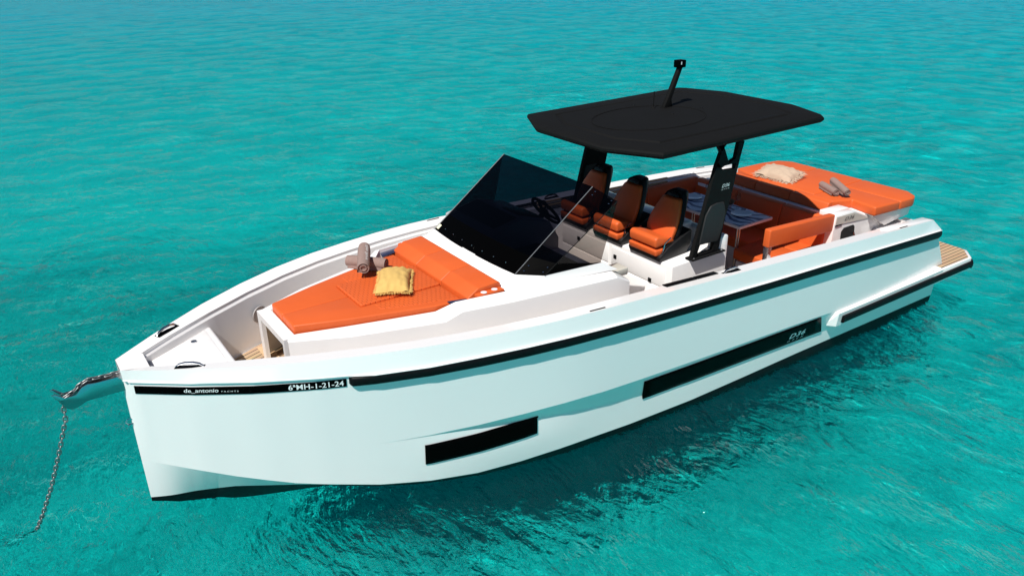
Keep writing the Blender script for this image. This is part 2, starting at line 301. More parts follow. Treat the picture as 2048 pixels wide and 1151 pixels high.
# rub rails, sponsons, swim platform
def sweep(name, xs, prof, m, parent, ends=True, **kw):
    """prof(x) -> list of (y,z); mirrored by caller"""
    return MB().loft([[(x, y, z) for y, z in prof(x)] for x in xs], True, ends).build(name, m, parent, **kw)
for sgn in (-1, 1):
    xs = [1.43, 1.445]+list(np.arange(1.6, 8.75, .2))+[8.74, 8.80]
    def pr(x):
        e = 0 if 1.44 < x < 8.79 else .010
        y = yside(x, rb(x)); t = rt(x)-.010-e; b = rb(x)-.012+e; o = .046-e
        return [(sgn*(y-.02), t), (sgn*(y+o*.75), t-.002), (sgn*(y+o), t-.02), (sgn*(y+o), b+.02), (sgn*(y+o*.7), b), (sgn*(y-.02), b+.006)]
    sweep('rub_rail', xs, pr, 'rubber', yacht, ang=50)
    def pt(x):
        y = yside(x, rt(x)-.02); z = rt(x)-.013
        w_ = .012+.020*ss(1.40, 1.46, x); z += .004; return [(sgn*(y-.01), z+.004), (sgn*(y+w_), z+.003), (sgn*(y+w_+.002), z-.001), (sgn*(y+w_), z-.005), (sgn*(y-.01), z-.005)]
    sweep('trim_line', [.03, .1, .2]+list(np.arange(.4, 8.75, .2))+[8.79], pt, 'gel', yacht, ang=30)
    # name strip at the bow
    xs = list(np.arange(.06, 1.41, .09))+[1.41]
    st = MB()
    secs = []
    for x in xs:
        zt, zb = 1.290-.003*x, 1.219-.002*x
        secs.append([(x, sgn*(yside(x, zt)+.001), zt), (x, sgn*(yside(x, zt)+.006), zt), (x, sgn*(yside(x, zb)+.006), zb), (x, sgn*(yside(x, zb)+.001), zb)])
    strip = st.loft(secs, True, True).build('name_strip', 'gloss', hull)
    if sgn < 0:
        def on_strip(x0, zb):
            def fn(s, t):
                x = x0+s; z = 1.219-.002*x+zb+t; return (x, -(yside(x, z)+.009), z)
            return fn
        lettering('lettering', 'de_antonio', on_strip(.36, .018), 'letter', hull, width=.215, height=.040, shear=.1, bold=.008)
        lettering('lettering', 'YACHTS', on_strip(.59, .024), 'letter', hull, width=.11, height=.012, shear=.1, spacing=1.5)
        lettering('registration_lettering', '6ªMH-1-21-24', on_strip(1.02, .012), 'letter', hull, width=.37, height=.048, bold=.014, spacing=1.04)
    # hull windows, dark glass let into the topsides
    def side(x, z):
        p = topside(x); zs = [q[1] for q in p][::-1]; ys = [q[0] for q in p][::-1]; return I(z, zs, ys)
    for (xa, xb, za, zb, za2, zb2, vis, ka, kb) in ((1.955, 2.955, .535, .340, .547, .373, 1, .0, -.010), (4.084, 6.60, .551, .317, .517, .28, 0, .05, .135)):
        secs = []
        for x in np.linspace(xa, xb, 24):
            q = (x-xa)/(xb-xa); zt = za+(za2-za)*q; zl = zb+(zb2-zb)*q; row = []
            for z in np.linspace(zt, zl, 7):
                xx_ = x+(ka+(kb-ka)*q)*(zt-z)/(zt-zl); row.append((xx_, sgn*(side(xx_, z)+.006), z))
            secs.append(row)
        o = MB().loft(secs).build('hull_window', 'gloss', yacht)
        so_ = o.modifiers.new('thick', 'SOLIDIFY'); so_.thickness = .008; so_.offset = 0
        if sgn < 0 and not vis:
            def wn(x0, z0, sl):
                def fn(s, t): x = x0+s; z = z0+sl*s+t; return (x, -(side(x, z)+.014), z)
                return fn
            lettering('lettering', 'D36', wn(6.15, .365, -.015), 'letter', o, width=.25, height=.068, shear=.12, bold=.02, spacing=1.1)
            lettering('lettering', 'OPEN', wn(6.14, .325, -.015), 'letter', o, width=.26, height=.02, shear=.3, spacing=2.6)
    # sponson ledge with its own rail, carrying on as the platform edge
    sp = MB()
    secs = []
    for x, o, zt, zb in ((6.78, -.03, .36, .315), (6.86, .075, .512, .318), (6.90, .078, .511, .315), (7.6, .085, .515, .30), (8.4, .10, .525, .315), (8.9, .12, .535, .33)):
        yo = 1.55+o if x < 6.8 else 1.625+(x-6.86)*.018; yi = 1.40
        secs.append([(x, sgn*yi, zt+.01), (x, sgn*(yo-.03), zt), (x, sgn*yo, zt-.012), (x, sgn*(yo-.015), zb+.02), (x, sgn*(yo-.06), zb-.02), (x, sgn*yi, zb-.03)])
    sp.loft(secs, True, True).build('sponson', 'gel', yacht, ang=12)
    def pr2(x):
        y = 1.612+(x-6.86)*.018; z = .455+I(x, [6.9, 9.6], [0, .03]); 
        return [(sgn*(y-.02), z), (sgn*(y+.035), z-.004), (sgn*(y+.045), z-.02), (sgn*(y+.045), z-.065), (sgn*(y+.03), z-.082), (sgn*(y-.02), z-.082)]
    sweep('rub_rail', [6.93, 6.95]+list(np.arange(7.2, 9.5, .2))+[9.55], pr2, 'rubber', yacht, ang=50)
# swim platform
PL = [(8.7, -1.655), (9.55, -1.67), (9.76, -1.5), (9.80, -1.0), (9.80, 1.0), (9.76, 1.5), (9.55, 1.67), (8.7, 1.655)]
plat = MB().prism([(x, y, .36) for x, y in PL], (0, 0, .165)).build('swim_platform', 'gel', yacht, bevel=.012)
def inset(P, d):
    c = (sum(p[0] for p in P)/len(P), sum(p[1] for p in P)/len(P)); return [(x-(d if x > c[0] else -d), y-(d if y > c[1] else -d)) for x, y in P]
tk = MB().prism([(x, y, .5255) for x, y in inset(PL, .03)], (0, 0, .007)).build('teak_deck', 'teak', plat, smooth=False)
MB().loft([[(9.55, s*1.665, .47), (9.56, s*1.70, .465), (9.56, s*1.70, .40), (9.55, s*1.665, .385)] if 0 else [(x, y, .47), (x+ox, y+oy, .465), (x+ox, y+oy, .395), (x, y, .385)]
           for (x, y, ox, oy, s) in ((9.54, -1.665, .005, -.035, -1), (9.60, -1.63, .03, -.03, -1), (9.74, -1.5, .04, -.015, -1), (9.79, -1.0, .04, 0, 1), (9.79, 1.0, .04, 0, 1), (9.74, 1.5, .04, .015, 1), (9.54, 1.665, .005, .035, 1))], True, True).build('platform_fender', 'rubber', plat)

# ------------------------------------------------------------------ decks
dk = MB()
def deck_out(xs, z, m, nm, par, cut=0):
    a = [(x, -(gy(x)-wtop(x)-.03*0-.05-cut), z) for x in xs]; b = [(x, gy(x)-wtop(x)-.05-cut, z) for x in xs][::-1]
    return MB().prism([p for p in a+b], (0, 0, -.03)).build(nm, m, par, smooth=False)
fd = deck_out([.2, .5, .8, 1.2, 1.6, 2, 2.4, 2.8, 3.2, 3.6, 4, 4.3, FX], .93, 'gel', 'foredeck', yacht)
for sgn in (-1, 1):
    pts = [(x, sgn*(gy(x)-wtop(x)-.10), .934) for x in (.72, .9, 1.2, 1.6, 2, 2.6, 3.2, 3.8, FX-.02)]
    MB().prism(pts+[(FX-.02, sgn*.04, .934), (.72, sgn*.0, .934)], (0, 0, .008)).build('teak_deck', 'teak2', fd, smooth=False)
MB().prism([(1.175, -.55, .944), (1.175, .55, .944), (1.285, .55, .944), (1.285, -.55, .944)], (0, 0, .005)).build('deck_plank', 'wood', fd, smooth=False)
ck = deck_out([FX, 5, 5.6, 6.4, 7.2, 8.3], .42, 'gel', 'cockpit_floor', yacht)
MB().prism([(FX+.02, -1.2, .424), (FX+.02, 1.2, .424), (8.0, 1.3, .424), (8.0, -1.3, .424)], (0, 0, .008)).build('teak_deck', 'teak', ck, smooth=False)
box('riser', FX-.02, FX+.012, -1.35, 1.35, .42, .925, 'gel', ck)
box('deck_step', FX+.012, FX+.26, -1.25, -.7, .42, .70, 'cream', ck); box('deck_step', FX+.012, FX+.26, .7, 1.25, .42, .70, 'cream', ck)

# bow locker
lk = MB()
L = [(.22, -.12), (.22, .12), (.80, .475), (.80, -.475)]
lk.prism([(x, y, .94) for x, y in L], (0, 0, .385)).build('bow_locker', 'gel', yacht, bevel=.03, seg=3)
blk = bpy.data.objects['bow_locker']
lid = [(.29, -.12), (.29, .12), (.735, .39), (.735, -.39)]
MB().prism([(x, y, 1.3245) for x, y in lid], (0, 0, .008)).build('hatch_lid', 'gel', blk, bevel=.004)
rings('hatch_latch', [(.0, .0), (.024, .0), (.024, .010), (.014, .012), (.0, .008)], .60, .22, 1.332, 'steel', blk, n=20)
for k in range(3):
    MB().prism([(.44+k*.035, -.07, 1.3322), (.44+k*.035, .10-k*.03, 1.3322), (.455+k*.035, .10-k*.03, 1.3322), (.455+k*.035, -.07, 1.3322)], (0, 0, .003)).build('hatch_rib', 'gel', blk, smooth=False)

# cleats
def cleat(x, y, z, ang, par):
    c, s = math.cos(ang), math.sin(ang); T = lambda u, v, h: (x+u*c-v*s, y+u*s+v*c, z+h)
    m = MB(); m.prism([T(-.11, -.025, .001), (T(.11, -.025, .001)), T(.11, .025, .001), T(-.11, .025, .001)], (0, 0, .004))
    o = m.build('cleat', 'gloss', par, bevel=.001)
    MB().tube([T(-.105, 0, .006), T(-.075, 0, .028), T(-.03, 0, .038), T(.03, 0, .038), T(.075, 0, .028), T(.105, 0, .006)], [.006, .010, .011, .011, .010, .006]).build('cleat_bar', 'steel', o)
for sgn in (-1, 1):
    for x, in ((.44,), (5.20,)):
        yy = gy(x)-wtop(x)*.5; yy2 = gy(x+.1)-wtop(x+.1)*.5
        cleat(x, sgn*yy, gz(x)-.012, math.atan2(sgn*(yy2-yy), .1), yacht)
    cleat(9.0, sgn*1.50, .533, 0, yacht)
    for x in (3.45, 7.9):   # drain slots in the gunwale top
        yy = gy(x)-.02
        MB().prism([(x, sgn*yy, gz(x)), (x+.16, sgn*(gy(x+.16)-.02), gz(x+.16)), (x+.16, sgn*(gy(x+.16)-.035), gz(x+.16)), (x, sgn*(yy-.015), gz(x))], (0, 0, .002)).build('gunwale_slot', 'gloss', yacht, smooth=False)
    # black non-slip pads amidships
    for xa, xb in ((4.40, 4.78), (4.79, 5.06)):
        MB().prism([(xa, sgn*(gy(xa)-.115), gz(xa)-.014), (xb, sgn*(gy(xb)-.115), gz(xb)-.014), (xb, sgn*(gy(xb)-.18), gz(xb)-.018), (xa, sgn*(gy(xa)-.18), gz(xa)-.018)], (0, 0, .008)).build('grip_pad', 'rubber', yacht, bevel=.002)
for sgn in (-1, 1):
    sp_ = rings('speaker', [(0, -.004), (.078, -.004), (.082, .003), (0, .003)], 0, 0, 0, 'speaker', yacht, n=28, axis='y')
    xx = 1.28; yw = .6*(gy(xx)-wtop(xx)-.02)+.4*(gy(xx)-wtop(xx)-.06-.04*ss(0, 2, xx)); sp_.location = (xx, sgn*(yw-.012), 1.205)
    sp_.rotation_euler = (sgn*.08, 0, sgn*math.atan(.46))
# bow roller, eye
rl = MB()
RP = [(.06, 1.222), (-.258, 1.224), (-.31, 1.20), (-.364, 1.188), (-.40, 1.215), (-.432, 1.283), (-.470, 1.345), (-.445, 1.352), (-.39, 1.296), (-.315, 1.300), (-.27, 1.345), (-.229, 1.360), (-.17, 1.352), (.06, 1.348)]
for s in (-.048, .040): rl.prism([(x, s, z) for x, z in RP], (0, .008, 0))
rl.box(-.25, .06, -.04, .04, 1.226, 1.234)
rr = rl.build('bow_roller', 'dullsteel', yacht, bevel=.002)
rings('roller', [(.0, -.038), (.034, -.038), (.022, 0), (.034, .038), (0, .038)], -.365, 0, 1.245, 'gal', rr, axis='y', n=18)
rings('roller', [(.0, -.038), (.026, -.038), (.018, 0), (.026, .038), (0, .038)], -.20, 0, 1.27, 'gal', rr, axis='y', n=18)
MB().tube([(.02, -.02, .95), (-.03, -.02, .955), (-.045, -.02, .93), (-.03, -.02, .905), (.02, -.02, .91)], .006).build('bow_eye', 'steel', yacht)

# ------------------------------------------------------------------ coachroof with sunpad well and console
co_x = [1.20, 1.30, 1.65, 2.0, 2.40, 2.54, 3.0, 3.5, 4.06, 4.22]
def cr_out(x): return I(x, [1.2, 1.65, 2.4, 2.54, 3.0, 4.06, 4.22], [.345, .565, .80, .845, .935, 1.075, 1.07])
def cr_top(x): return I(x, [1.2, 2.40, 2.54, 4.06, 4.22], [1.405, 1.415, 1.485, 1.485, 1.40])
def cr_in(x): return I(x, [1.2, 1.36, 1.7, 2.42, 2.54, 3.0, 4.03, 4.22], [.275, .30, .425, .635, .735, .80, .99, .99])
def cr_ti(x): return I(x, [1.2, 2.40, 2.54, 4.06, 4.22], [1.407, 1.428, 1.52, 1.505, 1.41])
cb = MB()
for sgn in (-1, 1):
    secs = []
    for x in co_x:
        o = cr_out(x)
        secs.append([(x, sgn*(o+.02), .93), (x, sgn*o, cr_top(x)-.02), (x, sgn*(o-.015), cr_top(x)), (x, sgn*cr_in(x), cr_ti(x)), (x, sgn*(cr_in(x)-.012), 1.38), (x, 0, 1.38)])
    cb.loft(secs)
    cb.add(secs[-1]+[(4.22, 0, .93)], [(0, 1, 2, 3, 4), (0, 4, 5, 6)])
# front beam and posts around the locker opening
cb.box(1.17, 1.275, -.335, .335, 1.352, 1.408); cb.box(1.17, 1.205, -.335, -.292, .93, 1.352); cb.box(1.17, 1.205, .25, .335, .93, 1.352)
cb.box(2.0, 2.04, -.62, .62, .93, 1.379)
cr = cb.build('coachroof', 'gel', yacht, ang=14)
box('locker_lining', 1.98, 1.995, -.62, .62, .945, 1.375, 'greypad', cr)
# sunpad
def pad(name, P, z0, z1, m, par, r=.02): return cushion(name, P, z0, z1, m, par, r)
sunpad = empty('sunpad'); sunpad.parent = yacht
def ci(x): return cr_in(x)-.014
Q0 = 1.885   # where the quilting begins
for s in (-1, 1):
    pad('cushion', [(1.285, s*.262), (1.285, s*.002), (Q0-.002, s*.002), (Q0-.002, s*.262), (2.655, s*.262), (2.655, s*.655), (2.41, s*ci(2.41)), (1.7, s*ci(1.7))], 1.385, 1.475, 'vinyl', sunpad, .014)
    pad('quilted_cushion', [(2.0, s*.29), (2.64, s*.29), (2.64, s*.58), (2.35, s*.52), (2.0, s*.40)], 1.40, 1.4775, 'quilt', sunpad, .004)
pad('quilted_cushion', [(Q0, -.26), (Q0, .26), (2.66, .26), (2.66, -.26)], 1.385, 1.490, 'quilt', sunpad, .012)
# backrest: three bolsters
for ya, yb_ in ((-.705, -.237), (-.233, .233), (.237, .705)):
    P = [(2.672, 1.40), (2.682, 1.50), (2.79, 1.567), (2.99, 1.580), (3.02, 1.56), (3.02, 1.40)]
    MB().prism([(x, ya, z) for x, z in P], (0, yb_-ya, 0)).build('backrest', 'vinyl', sunpad, bevel=.010, seg=3, ang=60)
for s in (-1, 1):
    t = MB().prism([(2.52, s*.625, 1.480), (2.69, s*.67, 1.480), (3.0, s*.67, 1.480), (3.0, s*.80, 1.480), (2.545, s*.73, 1.480)], (0, 0, .008)).build('side_tray', 'navy', cr, bevel=.002)
    b = MB().prism([(2.74, s*.708, 1.488), (3.01, s*.708, 1.488), (3.01, s*.785, 1.488), (2.76, s*.765, 1.488)], (0, 0, .045)).build('cup_holder', 'vinyl', sunpad, bevel=.01)
    for x in (2.82, 2.93): rings('cup_ring', [(0, 0), (.026, 0), (.028, .003), (0, .003)], x, s*.742, 1.533, 'plate', b, n=20)

# console block under the windscreen
cs = MB()
B0 = [(3.02, -.80), (3.02, .80)]
WB = [(3.165, -.72, 1.605), (3.37, -.885, 1.60), (4.0, -.905, 1.575)]
def sym(L): return L+[(x, -y, z) for x, y, z in L[::-1]]
rim = sym(WB[::-1]+[(3.13, -.30, 1.61)])
rim = [(4.02, -.905, 1.572), (3.37, -.885, 1.597), (3.165, -.72, 1.605), (3.12, 0, 1.612), (3.165, .72, 1.605), (3.37, .885, 1.597), (4.02, .905, 1.572)]
base = [(4.14, -.985, 1.502), (3.40, -.875, 1.508), (3.02, -.80, 1.508), (3.00, 0, 1.50), (3.02, .80, 1.508), (3.40, .875, 1.508), (4.14, .985, 1.502)]
inn = [(4.0, -.86, 1.565), (3.40, -.85, 1.59), (3.21, -.70, 1.597), (3.17, 0, 1.604), (3.21, .70, 1.597), (3.40, .85, 1.59), (4.0, .86, 1.565)]
low = [(4.0, -.86, .95), (3.40, -.85, .95), (3.21, -.70, .95), (3.17, 0, .95), (3.21, .70, .95), (3.40, .85, .95), (4.0, .86, .95)]
cs.loft([base, rim, inn, low])
console = cs.build('windscreen_base', 'gel', yacht, ang=14)
# dashboard on starboard, dark companionway on port
dh = MB(); dh.prism([(3.35, .0, 1.0), (3.35, .0, 1.72), (3.75, .0, 1.80), (4.10, .0, 1.70), (4.22, .0, 1.50), (4.22, .0, .45)], (0, .82, 0))
dash = dh.build('helm_console', 'grey', yacht, bevel=.02, seg=3)
MB().prism([(3.80, .12, 1.788), (4.08, .12, 1.708), (4.08, .42, 1.708), (3.80, .42, 1.788)], (.003, 0, .012)).build('chart_screen', 'gloss', dash, bevel=.003)
MB().prism([(3.45, .05, 1.745), (3.72, .05, 1.80), (3.72, .77, 1.80), (3.45, .77, 1.745)], (0, 0, .006)).build('dash_pad', 'greypad', dash, bevel=.003)
box('bulkhead', 3.45, 3.52, -.83, 0, .45, 1.50, 'greypad', console); box('companionway_hatch', 3.22, 3.9, -.70, -.05, 1.50, 1.53, 'gloss', console, bevel=.004)
box('side_shelf', 3.3, 4.3, -.96, -.80, 1.40, 1.47, 'cream', console); box('side_shelf', 3.3, 4.3, .83, .96, 1.40, 1.47, 'cream', console)
box('companionway_step', 3.6, 4.5, -.8, -.05, .44, .95, 'greypad', console)
# steering wheel
wh = empty('steering_wheel'); wh.parent = yacht
cW = Vector((4.36, .42, 1.64)); aW = Vector((.80, 0, .60)).normalized(); uW = Vector((0, 1, 0)); vW = aW.cross(uW)
MB().tube([cW+(uW*math.cos(t)+vW*math.sin(t))*.185 for t in np.linspace(0, 2*math.pi, 41)], .017, caps=False).build('wheel_rim', 'black', wh, ang=70)
for t in (rad(90), rad(210), rad(330)): MB().tube([cW-aW*.03, cW+(uW*math.cos(t)+vW*math.sin(t))*.18], [.022, .012], n=8).build('spoke', 'black', wh)
MB().tube([cW-aW*.22, cW-aW*.03, cW+aW*.005], [.035, .03, .04], n=16).build('wheel_hub', 'black', wh)
# windscreen
TFp, TAp = (4.033, -.718, 2.25), (4.150, -.93, 2.145)
bot = [(3.10, 0, 1.612), (3.165, -.72, 1.607), (3.37, -.885, 1.60), (4.0, -.905, 1.577)]
ws = empty('windscreen'); ws.parent = yacht
def lerp(a, b, t): return tuple(a[i]+(b[i]-a[i])*t for i in range(3))
def pane(name, P, m, par, frit=None):
    o = MB().add(P, [tuple(range(len(P)))]).build(name, m, par, smooth=False)
    return o
def mir(P): return [(x, -y, z) for x, y, z in P]
tf = .17
def frit(P0, P1, T0, T1, f0=tf, f1=tf): return [P0, P1, lerp(P1, T1, f1), lerp(P0, T0, f0)]
FB = [(3.165, -.72, 1.607), (3.165, .72, 1.607)]; FT = [(4.033, -.718, 2.25), (4.033, .718, 2.25)]
# front pane with gently bowed lower edge
n = 9; lowr = [(3.165-.045*(1-(2*i/(n-1)-1)**2), -.72+1.44*i/(n-1), 1.607) for i in range(n)]; topr = [(4.033, -.718+1.436*i/(n-1), 2.25) for i in range(n)]
m1 = [lerp(a, b, .20+.0*i) for i, (a, b) in enumerate(zip(lowr, topr))]
MB().loft([m1, topr]).build('pane', 'tint', ws)
MB().loft([lowr, m1]).build('lower_border', 'gloss', ws)
for s in (1, -1):
    g = (lambda P: P) if s == 1 else mir
    c2 = (3.37, -.885, 1.60); b3 = (4.0, -.905, 1.577)
    pane('corner_pane', g([lerp(lowr[0], TFp, .2), lerp(c2, TAp, .16), TAp, TFp]), 'tint3', ws)
    pane('lower_border', g([lowr[0], c2, lerp(c2, TAp, .16), lerp(lowr[0], TFp, .2)]), 'gloss', ws)
    pane('side_pane', g([lerp(c2, TAp, .16), lerp(c2, b3, .97), b3, TAp]), 'tint2', ws)
    pane('lower_border', g([c2, lerp(c2, b3, .97), lerp(c2, TAp, .16)]), 'gloss', ws)
    MB().tube(g([lowr[0], TFp]), .0045, n=6).build('joint_strip', 'gal', ws)
    MB().tube(g([c2, TAp]), .004, n=6).build('joint_strip', 'black', ws)
    for q in (.04, .10, .93, .97): 
        p = lerp(lowr[0], TFp, q); p2 = lerp(c2, TAp, q)
        for r_ in (lerp(p, p2, .2), lerp(p, p2, .85)): rings('screw', [(0, 0), (.009, 0), (.007, .004), (0, .005)], r_[0], s*r_[1], r_[2]+.004, 'steel', ws, n=8)
for i in range(1, 8): rings('screw', [(0, 0), (.006, 0), (.005, .004), (0, .005)], lowr[i][0]+.045, lowr[i][1], 1.655, 'steel', ws, n=8)
MB().add([lerp(lerp(lowr[8], topr[8], a_), lerp(lowr[7], topr[7], a_), b_) for a_, b_ in ((.02, .08), (.07, .08), (.07, .36), (.02, .36))], [(0, 1, 2, 3)]).build('sticker', 'stain', ws, smooth=False)
bpy.data.objects['sticker'].location = (-.004, 0, .005)

# ------------------------------------------------------------------ helm seats on their console
hc = MB()
hc.prism([(4.90, 1.32), (5.57, 1.335), (5.58, 1.46), (5.63, 1.50), (5.70, 1.49), (5.71, .43), (4.90, .43)] and [(4.90, -.95, .43), (4.90, -.95, 1.32), (5.57, -.95, 1.335), (5.59, -.95, 1.47), (5.64, -.95, 1.50), (5.70, -.95, 1.48), (5.71, -.95, .43)], (0, 1.9, 0))
hcon = hc.build('helm_seat_console', 'gel', yacht, bevel=.015, seg=3)
ch_ = MB().prism([(4.885, -.85, .60), (4.885, -.85, 1.03), (4.885, -.10, 1.03), (4.885, -.10, .60)], (.02, 0, 0)).build('drawer_front', 'gel', hcon, bevel=.005)
for y0_, y1_, z0_, z1_ in ((-.86, -.06, 1.06, 1.26), (-.86, -.06, .80, 1.04), (.0, .80, 1.06, 1.26), (.0, .80, .80, 1.04)):
    MB().box(4.892, 4.905, y0_, y1_, z0_, z1_).build('drawer_front', 'gel', hcon, bevel=.004)
for y0_, z0_ in ((-.66, 1.08), (-.12, 1.16), (-.10, 1.02), (.5, 1.18)): MB().box(4.884, 4.896, y0_-.022, y0_+.022, z0_-.022, z0_+.022).build('latch', 'black', hcon, bevel=.003)
box('aft_module', 5.02, 5.6, -.40, .62, 1.33, 1.40, 'black', hcon, bevel=.02)
box('cooler_box', 5.42, 5.66, -.50, .30, 1.33, 1.52, 'gel', hcon, bevel=.03, seg=3); box('stove_cover', 5.20, 5.62, -.45, .5, 1.405, 1.43, 'gloss', hcon)
rings('sink', [(0, .02), (.10, .02), (.13, .035), (.14, .03), (.14, 0), (0, 0)], 5.45, .72, 1.335, 'steel', hcon)
def helm_seat(y):
    s = empty('helm_seat', (4.87, y, 1.325)); s.parent = yacht
    # black shell: base pod and winged back, in local coordinates
    m = MB()
    m.loft([[(0.0, -.225, 0), (0.0, .225, 0), (.40, .20, 0), (.40, -.20, 0)], [(-.01, -.235, .05), (-.01, .235, .05), (.45, .215, .10), (.45, -.215, .10)], [(.10, -.235, .13), (.10, .235, .13), (.44, .22, .26), (.44, -.22, .26)]], True, True)
    m.build('seat_base', 'blackfab', s, bevel=.012, seg=2)
    zq = lambda z: z if z < .26 else .26+(z-.26)*.74
    prof = [(.22, .10, .215), (.27, .25, .228), (.30, .38, .228), (.345, .52, .198), (.388, .62, .158), (.402, .67, .138), (.408, .715, .115), (.40, .735, .085)]
    prof = [(x, zq(z), h*.90) for x, z, h in prof]
    secs = []
    for x, z, hw in prof: secs.append([(x-.035, -hw, z), (x-.005, -hw*.86, z), (x-.005, hw*.86, z), (x-.035, hw, z), (x+.03, hw*.98, z+.01), (x+.09, hw*.7, z+.015), (x+.09, -hw*.7, z+.015), (x+.03, -hw*.98, z+.01)])
    m = MB().loft(secs, True, True); m.build('back_shell', 'blackfab', s, bevel=.008, ang=50)
    prof = [(.185, .12, .19), (.220, .26, .212), (.255, .38, .212), (.300, .51, .185), (.348, .645, .140), (.356, .67, .115)]
    prof = [(x, zq(z), h*.90) for x, z, h in prof]
    secs = [[(x-.045, -hw*.5, z), (x-.02, -hw, z), (x+.03, -hw, z), (x+.03, hw, z), (x-.02, hw, z), (x-.045, hw*.5, z)] for x, z, hw in prof]
    MB().loft(secs, True, True).build('backrest', 'vinyl', s, bevel=.012, seg=3, ang=60)
    MB().prism([(.362, -.08, .565), (.362, .08, .565), (.380, .07, .602), (.380, -.07, .602)], (-.022, 0, .006)).build('headrest', 'blackfab', s, bevel=.01)
    MB().prism([(-.03, -.20, .055), (-.03, .20, .055), (-.045, .20, .125), (-.045, -.20, .125)], (.20, 0, .0)).build('seat_cushion', 'vinyl', s, bevel=.018, seg=3, ang=60)
    MB().prism([(-.035, -.195, .145), (-.045, -.195, .235), (-.01, -.195, .262), (.19, -.195, .215), (.24, -.195, .16)], (0, .39, 0)).build('bolster_cushion', 'vinyl', s, bevel=.022, seg=3, ang=60)
    for q in (-.222, .212): MB().tube([(.03, q, .09), (.06, q, .19), (.14, q, .235)], .007, n=8).build('hinge_bracket', 'steel', s)
    return s
for y in (-.578, 0, .578): helm_seat(y)

# ------------------------------------------------------------------ hardtop and its legs
HT = [(4.30, .525), (4.57, 1.05), (6.88, 1.06), (6.95, .98), (7.13, .50)]
HT = [(x, -y) for x, y in HT]+[(x, y) for x, y in HT[::-1]]
def htz(x): return 2.545+(x-4.3)*.011
def hins(d): 
    c = Vector((5.7, 0)); out = []
    for x, y in HT:
        v = Vector((x, y))-c; out.append(tuple(c+Vector((v.x*(1-d/1.4), v.y*(1-d/1.05)))))
    return out
secs = [[(x, y, htz(x)+dz) for x, y in hins(d)] for d, dz in ((.30, -.085), (.10, -.085), (.02, -.07), (0, -.045), (0, -.025), (.012, -.008), (.03, -.002), (.24, .004), (.255, -.008), (.275, -.008), (.29, .006), (.5, .010))]
ht = MB().loft(secs, True, True).build('hardtop', 'black', yacht, ang=28)
# raised oval outline and fittings on the roof
ov = [(5.45+.62*math.cos(t)*(1 if math.cos(t) > 0 else 1.15), .02+.50*math.sin(t), htz(5.45)+.012+.011*(.62*math.cos(t))) for t in np.linspace(0, 2*math.pi, 60, endpoint=False)]
MB().tube(ov+[ov[0]], .004, n=6, caps=False).build('roof_seam', 'black', ht)
for x, y in ((5.69, .56), (5.71, -.02), (6.16, -.02)): rings('roof_fitting', [(0, 0), (.017, 0), (.012, .012), (0, .014)], x, y, htz(x)+.008, 'rubber', ht, n=14)
MB().prism([(6.25, -.72, htz(6.3)+.003), (6.55, -.72, htz(6.5)+.003), (6.55, -.735, htz(6.5)+.003), (6.25, -.735, htz(6.3)+.003)], (0, 0, .004)).build('roof_slot', 'rubber', ht)
MB().prism([(5.845, .23, 2.57), (5.985, .25, 2.57), (5.985, .30, 2.57), (5.845, .31, 2.57)], (0, 0, .006)).build('mast_foot', 'black', ht)
mb = MB(); A = [(5.85, 2.573), (5.975, 2.573), (5.96, 2.66), (6.10, 2.99), (6.055, 3.0), (5.905, 2.68)]
mb.prism([(x, .245, z) for x, z in A], (0, .05, 0)); mast = mb.build('mast', 'black', ht, bevel=.006)
MB().box(6.02, 6.125, .225, .315, 2.985, 3.065).build('mast_lamp', 'gloss', mast, bevel=.008)
MB().box(6.045, 6.058, .2235, .2255, 3.02, 3.05).build('lamp_lens', 'letter', mast, smooth=False)
MB().tube([(5.77, .33, 2.57), (5.77, .33, 2.75)], .005, n=8).build('whip_aerial', 'black', ht)
rings('aerial_base', [(0, 0), (.028, 0), (.02, .014), (0, .016)], 5.77, .33, 2.568, 'black', ht, n=14)
